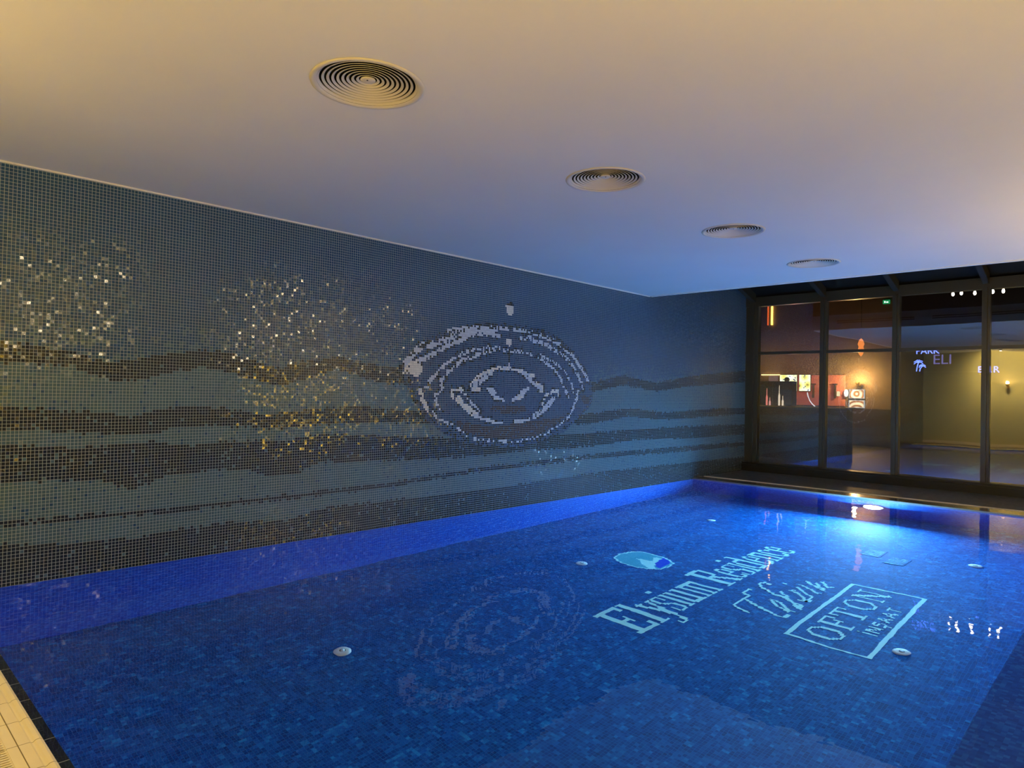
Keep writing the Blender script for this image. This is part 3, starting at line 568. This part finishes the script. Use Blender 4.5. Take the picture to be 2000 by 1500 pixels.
# ---------------------------------------------------------------- glass wall
gw = empty('window_1', (XG, 3, 0.03)); tag(gw, kind='structure')
def gp(b_, name, mat): o = b_.build(name, mat, gw); o.matrix_parent_inverse = Matrix.Translation(Vector(gw.location)).inverted(); return o
gp(MB().box((13.30, YR, 0.03), (13.62, W - .001, 0.165)).box((13.33, YR, 0.165), (13.60, W - .001, 0.205)), 'plinth', M['plinth'])
MU = [6.12, 4.74, 3.49, 2.155, 0.85, -0.45]
ZT = 3.43
for k, y in enumerate(MU):
    hw = 0.058 if k else 0.10
    gp(MB().box((XG - 0.06, y - hw, 0.205), (XG + 0.07, y + hw, ZT)).box((XG - 0.085, y - 0.018, 0.205), (XG - 0.06, y + 0.018, ZT)), 'mullion', M['frame'])
gp(MB().box((XG - 0.05, YR, 2.41), (XG + 0.05, W - .001, 2.465)), 'transom', M['frame'])
gp(MB().box((XG - 0.05, YR, ZT - 0.03), (XG + 0.07, W - .001, ZT + 0.16)), 'header', M['frame'])
gp(MB().box((XG - 0.03, 6.20, 0.205), (XG + 0.03, W - .001, ZT)), 'jamb', M['frame'])
ed = [6.04] + MU[1:] + [YR]
for a, c in zip(ed, ed[1:]):
    for z0, z1 in ((0.205, 2.41), (2.465, ZT - .03)):
        gp(MB().quad((XG, c + .03, z0), (XG, c + .03, z1), (XG, a - .03, z1), (XG, a - .03, z0)), 'glass_pane', M['glass'])
# sloping roof between the low ceiling and the glass wall
rf = MB(); zr = lambda x: 3.62 + (13.5 - x) * 0.3
rf.add([(XC, YR, zr(XC)), (13.6, YR, zr(13.6)), (13.6, W, zr(13.6)), (XC, W, zr(XC)), (XC, YR, zr(XC) + .08), (13.6, YR, zr(13.6) + .08), (13.6, W, zr(13.6) + .08), (XC, W, zr(XC) + .08)],
       [(0, 3, 2, 1), (4, 5, 6, 7), (0, 1, 5, 4), (1, 2, 6, 5), (2, 3, 7, 6), (3, 0, 4, 7)])
ro = rf.build('ceiling_roof', M['roof']); tag(ro, kind='structure')
for y in MU:
    b = MB(); hw = 0.045
    b.add([(x, yy, zr(x) + dz) for x in (XC + .06, 13.38) for yy in (y - hw, y + hw) for dz in (-0.17, 0.0)], [(0, 1, 3, 2), (4, 6, 7, 5), (0, 4, 5, 1), (2, 3, 7, 6), (0, 2, 6, 4), (1, 5, 7, 3)])
    b.build('rafter', M['rafter'], ro)
for x in (11.0, 12.3):
    MB().box((x, YR, zr(x) - 0.12), (x + 0.08, W - .001, zr(x) - 0.03)).build('purlin', M['rafter'], ro)

# ---------------------------------------------------------------- blue neon sign behind the glass
def text_mesh(s, size, mat, name, parent, y, z, x, thick=0.01, offset=0.0):
    cu = bpy.data.curves.new(name, 'FONT'); cu.body = s; cu.size = size; cu.extrude = thick / 2; cu.offset = offset; cu.resolution_u = 4
    tmp = bpy.data.objects.new('tmp', cu); C.objects.link(tmp); dg = bpy.context.evaluated_depsgraph_get(); dg.update()
    me = bpy.data.meshes.new_from_object(tmp.evaluated_get(dg)); bpy.data.objects.remove(tmp)
    me.transform(Matrix(((0, 0, -1, 0), (-1, 0, 0, 0), (0, 1, 0, 0), (0, 0, 0, 1)))); me.materials.clear(); me.materials.append(mat)
    o = bpy.data.objects.new(name, me); C.objects.link(o); o.parent = parent; o.location = (x, y, z); return o
nb = glow('blue_neon', (0.10, 0.16, 1.0), 3.2); nv = glow('violet_neon', (0.20, 0.17, 0.55), 0.55)
ns = empty('neon_sign', (13.6, 2.8, 2.2)); tag(ns, 'blue glowing sign with a small palm tree and lettering behind the glass, below the crossbar', 'sign')
text_mesh('PARK', 0.15, nb, 'top_lettering', ns, 0.42, 0.165, 0)
text_mesh('ELI', 0.24, nv, 'faint_lettering', ns, 0.16, -0.02, 0)
text_mesh('B', 0.15, nb, 'lower_lettering', ns, -0.50, -0.17, 0); text_mesh('A', 0.15, nb, 'lower_lettering', ns, -0.60, -0.17, 0); text_mesh('R', 0.15, nb, 'lower_lettering', ns, -0.715, -0.17, 0)
b = MB(); px, pz = 0.375, -0.145
b.tube([(0, px + .03, pz), (0, px + .02, pz + .08), (0, px, pz + .16)], 0.008, 8); b.tube([(0, px - .02, pz), (0, px - .03, pz + .05), (0, px - .06, pz + .09)], 0.008, 8)
for cx, cz, s_ in ((px, pz + .16, 1.0), (px - .06, pz + .09, .75)):
    for a in (-0.3, 0.5, 1.3, 2.0, 2.8, 3.5):
        b.tube([(0, cx, cz), (0, cx - .04 * s_ * math.cos(a), cz + .035 * s_ * math.sin(a) + .012), (0, cx - .075 * s_ * math.cos(a), cz + .05 * s_ * math.sin(a) - .012)], 0.007, 6)
b.build('palm_tree', nb, ns)
MB().tube([(0.012, 0.45, 0.32), (0.012, 0.45, -0.16), (0.012, -0.8, -0.16), (0.012, -0.8, 0.32)], 0.003, 6).build('hanging_wire', M['frame'], ns)

# ---------------------------------------------------------------- the dim hall beyond the glass
wallbox('wall_hall_back', (24.0, -6, 0), (24.2, 16, 7.5), M['halldark']); wallbox('wall_hall_left', (13.7, 16, 0), (24.2, 16.2, 7.5), M['halldark'])
wallbox('wall_hall_right', (13.7, -6.2, 0), (24.2, -6, 7.5), M['halldark'])
hf = MB().box((13.65, -6, -0.1), (24.2, 16, 0.0)).build('floor_hall', M['hallfloor']); tag(hf, kind='structure')
hc = MB().box((13.65, -6, 7.5), (24.2, 16, 7.6)).build('ceiling_hall', M['roof']); tag(hc, kind='structure')
wallbox('wall_hall_red', (23.95, 7.75, 1.29), (23.999, 9.95, 2.33), M['red'])
bc = empty('bar_counter', (17.15, 7.0, 0)); tag(bc, 'long dark bar counter behind the two left panes, below the bright screen', 'counter')
MB().box((-0.2, -1.56, 0), (0.25, 1.6, 1.30)).build('body', M['wood'], bc); MB().box((-0.26, -1.60, 1.30), (0.3, 1.64, 1.335)).build('top', M['brass'], bc)
sf = empty('back_bar_cabinet', (17.1, 7.22, 1.3355)); tag(sf, 'dark box cabinet standing on the bar, covering the left of the bright screen', 'cabinet')
MB().box((0, -0.43, 0), (0.3, 0.52, 0.62)).build('body', M['wood'], sf); MB().box((-0.015, -0.40, 0.03), (0, 0.04, 0.58)).build('door', M['wood'], sf); MB().box((-0.015, 0.06, 0.03), (0, 0.49, 0.58)).build('door', M['wood'], sf)
MB().lathe([(0.05, 0.62), (0.07, 0.66), (0.05, 0.71), (0.001, 0.73)], 16, at=(0.1, -0.26, 0)).build('lid_knob', M['wood'], sf)
MB().box((23.90, 6.25, 0), (23.999, 16, 1.22)).box((23.90, -6, 0), (23.999, 6.25, 7.4)).build('hall_dark_panel', M['wood']); tag(bpy.data.objects['hall_dark_panel'], kind='structure')  # added dark panels that keep the hall dark behind the reflections
def screen_mat():
    t = NT('bright_screen'); v = t.n('ShaderNodeTexVoronoi'); t.put(v.inputs['Vector'], t.pos()); v.inputs['Scale'].default_value = 3.2
    d = t.noise(t.pos(), 9, 3)
    c = t.ramp(v.outputs['Distance'], [(0.05, (0.20, 0.15, 0.03)), (0.2, (0.85, 0.75, 0.15)), (0.5, (0.9, 0.95, 0.6)), (0.75, (0.9, 0.95, 1.0))])
    c = t.mix(t.math('GREATER_THAN', d, 0.62), c, (0.12, 0.12, 0.2))
    e = t.n('ShaderNodeEmission'); t.l(c, e.inputs[0]); e.inputs[1].default_value = 1.3; t.l(e.outputs[0], t.out.inputs[0]); return t.m
for y0, y1, lb in ((9.31, 9.93, 'left half of the bright flowery screen behind the bar'), (8.85, 9.25, 'right half of the bright flowery screen behind the bar')):
    s = empty('wall_screen', (23.9, (y0 + y1) / 2, 1.77)); tag(s, lb, 'screen'); hw = (y1 - y0) / 2
    MB().box((0, -hw, 0), (0.05, hw, 0.58)).build('casing', M['wood'], s); MB().quad((-0.003, hw - .01, 0.01), (-0.003, hw - .01, 0.57), (-0.003, -hw + .01, 0.57), (-0.003, -hw + .01, 0.01)).build('display', screen_mat(), s)
r = MB().tube([(17.1, 6.41, 1.68), (17.1, 6.39, 1.58), (17.1, 6.35, 1.48), (17.1, 6.29, 1.40), (17.1, 6.22, 1.3365)], 0.012).build('handrail', glow('glowing_rail', (0.9, 0.9, 0.95), 0.8)); tag(r, 'curved white rail sloping down below the bright screen', 'rail')  # rail made to glow by itself, though no lamp
hs = sconce((23.97, 7.29, 1.98), (-1, 0, 0), 'glowing wall lamp above the two framed pictures behind the glass', 1.6, 45)
def picture_mat(name, seed):
    t = NT(name); w_ = t.n('ShaderNodeTexWave', wave_type='RINGS'); t.put(w_.inputs['Vector'], t.vmath('SUBTRACT', t.pos(), (23.9, 7.37, seed))); w_.inputs['Scale'].default_value = 2.2; w_.inputs['Distortion'].default_value = 3
    c = t.ramp(w_.outputs[0], [(0.2, (0.85, 0.85, 0.85)), (0.55, (0.55, 0.50, 0.50)), (0.8, (0.25, 0.14, 0.10))])
    t.bsdf(c, 0.5, emis=c, estr=0.35); return t.m
for z0, z1, lb, sd in ((1.55, 1.86, 'upper framed picture of a pale round cup under the wall lamp', 1.7), (1.24, 1.50, 'lower framed picture with brown shapes under the wall lamp', 1.1)):
    p = empty('framed_picture', (23.95, 7.38, z0)); tag(p, lb, 'picture', 'two pictures with added glow under the hall lamp'); h = z1 - z0
    MB().box((0, -0.245, 0), (0.04, 0.245, h)).build('frame', glow('picture_frame_glow', (0.9, 0.9, 0.9), 0.45), p)  # frame and print give off light themselves, neither is a lamp
    MB().quad((-0.002, 0.215, 0.02), (-0.002, 0.215, h - .02), (-0.002, -0.215, h - .02), (-0.002, -0.215, 0.02)).build('print', picture_mat('picture_print', sd), p)
for y, z, lb in ((9.62 - .85, 1.55, 'small red wall ornament nearest the bright screen'), (8.05, 1.55, 'small red wall ornament between screen and pictures')):
    o = MB().box((23.9, y - 0.03, z), (24.0, y + 0.03, z + 0.45)).box((23.9, y - 0.08, z + .45), (23.95, y + 0.08, z + 0.49)).build('wall_ornament', M['wood']); tag(o, lb, 'ornament')
o = MB().lathe([(0.001, -0.13), (0.05, -0.1), (0.07, 0), (0.05, 0.1), (0.001, 0.13)], 20, at=(23.93, 7.70, 1.73)).build('globe_lamp', glow('globe_glow', (1.0, 0.9, 0.7), 1.5)); tag(o, 'small white globe lamp just left of the framed pictures', 'lamp')
o = MB().box((23.93, 7.90, 1.62), (24.0, 8.0, 1.78)).build('candle_lamp', glow('candle_glow', (1.0, 0.85, 0.5), 0.9)); tag(o, 'tiny warm candle lamp left of the globe lamp', 'lamp')
o = MB().box((23.88, 9.95, 2.33), (24.0, 10.6, 2.36)).build('cove_light', glow('cove_glow', (1.0, 0.65, 0.25), 2.5)); tag(o, 'thin warm light strip at upper left above the bar', 'light')
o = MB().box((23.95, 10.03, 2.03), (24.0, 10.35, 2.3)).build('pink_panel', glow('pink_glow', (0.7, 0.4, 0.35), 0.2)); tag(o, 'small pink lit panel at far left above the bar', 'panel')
for k, (y, z, c) in enumerate(((7.06, 1.86, (1, .8, .6)), (6.97, 1.60, (1, .8, .6)), (7.38, 1.78, (.9, .25, .2)), (7.30, 1.55, (.9, .4, .35)))):
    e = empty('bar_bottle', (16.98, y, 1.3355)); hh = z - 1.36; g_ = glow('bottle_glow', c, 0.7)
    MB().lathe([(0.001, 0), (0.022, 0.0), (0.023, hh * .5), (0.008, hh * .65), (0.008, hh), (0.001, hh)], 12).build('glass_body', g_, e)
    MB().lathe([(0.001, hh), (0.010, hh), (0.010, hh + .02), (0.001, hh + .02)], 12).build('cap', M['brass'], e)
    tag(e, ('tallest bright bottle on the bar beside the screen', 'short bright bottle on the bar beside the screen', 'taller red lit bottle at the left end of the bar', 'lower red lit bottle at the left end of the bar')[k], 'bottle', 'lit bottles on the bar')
# vertical orange light tubes, exit sign, pendant lamps
lt = empty('light_tube', (23.962, 10.27, 4.15)); tag(lt, 'tall orange light tube behind the upper left pane', 'lamp')
MB().tube([(0, 0, 0), (0, 0, 0.72)], 0.035, 10).build('tube', glow('orange_tube', (1.0, 0.55, 0.08), 4), lt)
lt2 = empty('light_tube', (23.975, 10.42, 4.15)); tag(lt2, 'thin dark red light tube just left of the orange one', 'lamp')
MB().tube([(0, 0, 0), (0, 0, 0.68)], 0.022, 10).build('tube', glow('red_tube', (0.7, 0.10, 0.02), 1.2), lt2)
lt3 = empty('light_tube', (23.968, 10.27, 5.22)); tag(lt3, 'short orange light tube seen above the window header', 'lamp')
MB().tube([(0, 0, 0), (0, 0, 0.22)], 0.03, 10).build('tube', glow('orange_tube', (1.0, 0.6, 0.12), 3), lt3)
ex = empty('exit_sign', (23.96, 6.53, 4.63)); tag(ex, 'tiny green emergency sign behind the upper second pane', 'sign')
MB().box((0, -0.10, 0), (0.04, 0.10, 0.12)).build('case', glow('green_sign', (0.02, 0.35, 0.12), 0.8), ex)
MB().box((-0.004, -0.06, 0.03), (0, 0.0, 0.07)).box((-0.004, 0.02, 0.03), (0, 0.06, 0.09)).build('pictogram', glow('green_sign_light', (0.7, 1.0, 0.8), 1.6), ex)
def chandelier(loc, label, k):
    e = empty('chandelier', loc); tag(e, label, 'lamp', 'chandeliers hanging in the hall behind the glass')
    MB().tube([(0, 0, 0.12), (0, 0, 7.5 - loc[2])], 0.008, 6).build('rod', M['brass'], e)
    MB().lathe([(0.11, 0.10), (0.125, 0.115), (0.125, 0.13), (0.11, 0.13), (0.11, 0.10)], 28).build('ring', M['brass'], e)
    for j in range(2):
        a = j * PI + k * 0.6 + 1.2; x, y = 0.11 * math.cos(a), 0.11 * math.sin(a)
        MB().tube([(x, y, 0.11), (0, 0, 0.16)], 0.006, 6).build('arm', M['brass'], e)
        MB().lathe([(0.001, -0.05), (0.028, -0.03), (0.035, 0.01), (0.02, 0.06), (0.001, 0.08)], 14, at=(x, y, 0)).build('bulb', glow('chandelier_bulb', (1.0, 0.85, 0.7), 9), e)
    return e
for k, (y, z, lb) in enumerate(((4.02, 4.38, 'chandelier behind the third upper pane, left of the right post'), (3.52, 4.36, 'chandelier touching the left side of the right post'), (3.13, 4.36, 'chandelier right of the right post, in the last upper pane'))):
    chandelier((21.0, y, z), lb, k * 0.5)
rp = empty('red_pendant', (21.0, 6.37, 3.05)); tag(rp, 'glowing orange red pendant lamp crossing the crossbar in the second bay', 'lamp')
MB().lathe([(0.001, -0.28), (0.05, -0.22), (0.09, -0.1), (0.06, 0.0), (0.09, 0.08), (0.05, 0.2), (0.001, 0.25)], 16).build('shade', glow('pendant_glow', (1.0, 0.28, 0.05), 0.9), rp)
MB().tube([(0, 0, 0.25), (0, 0, 4.45)], 0.006, 6).build('cord', M['frame'], rp)
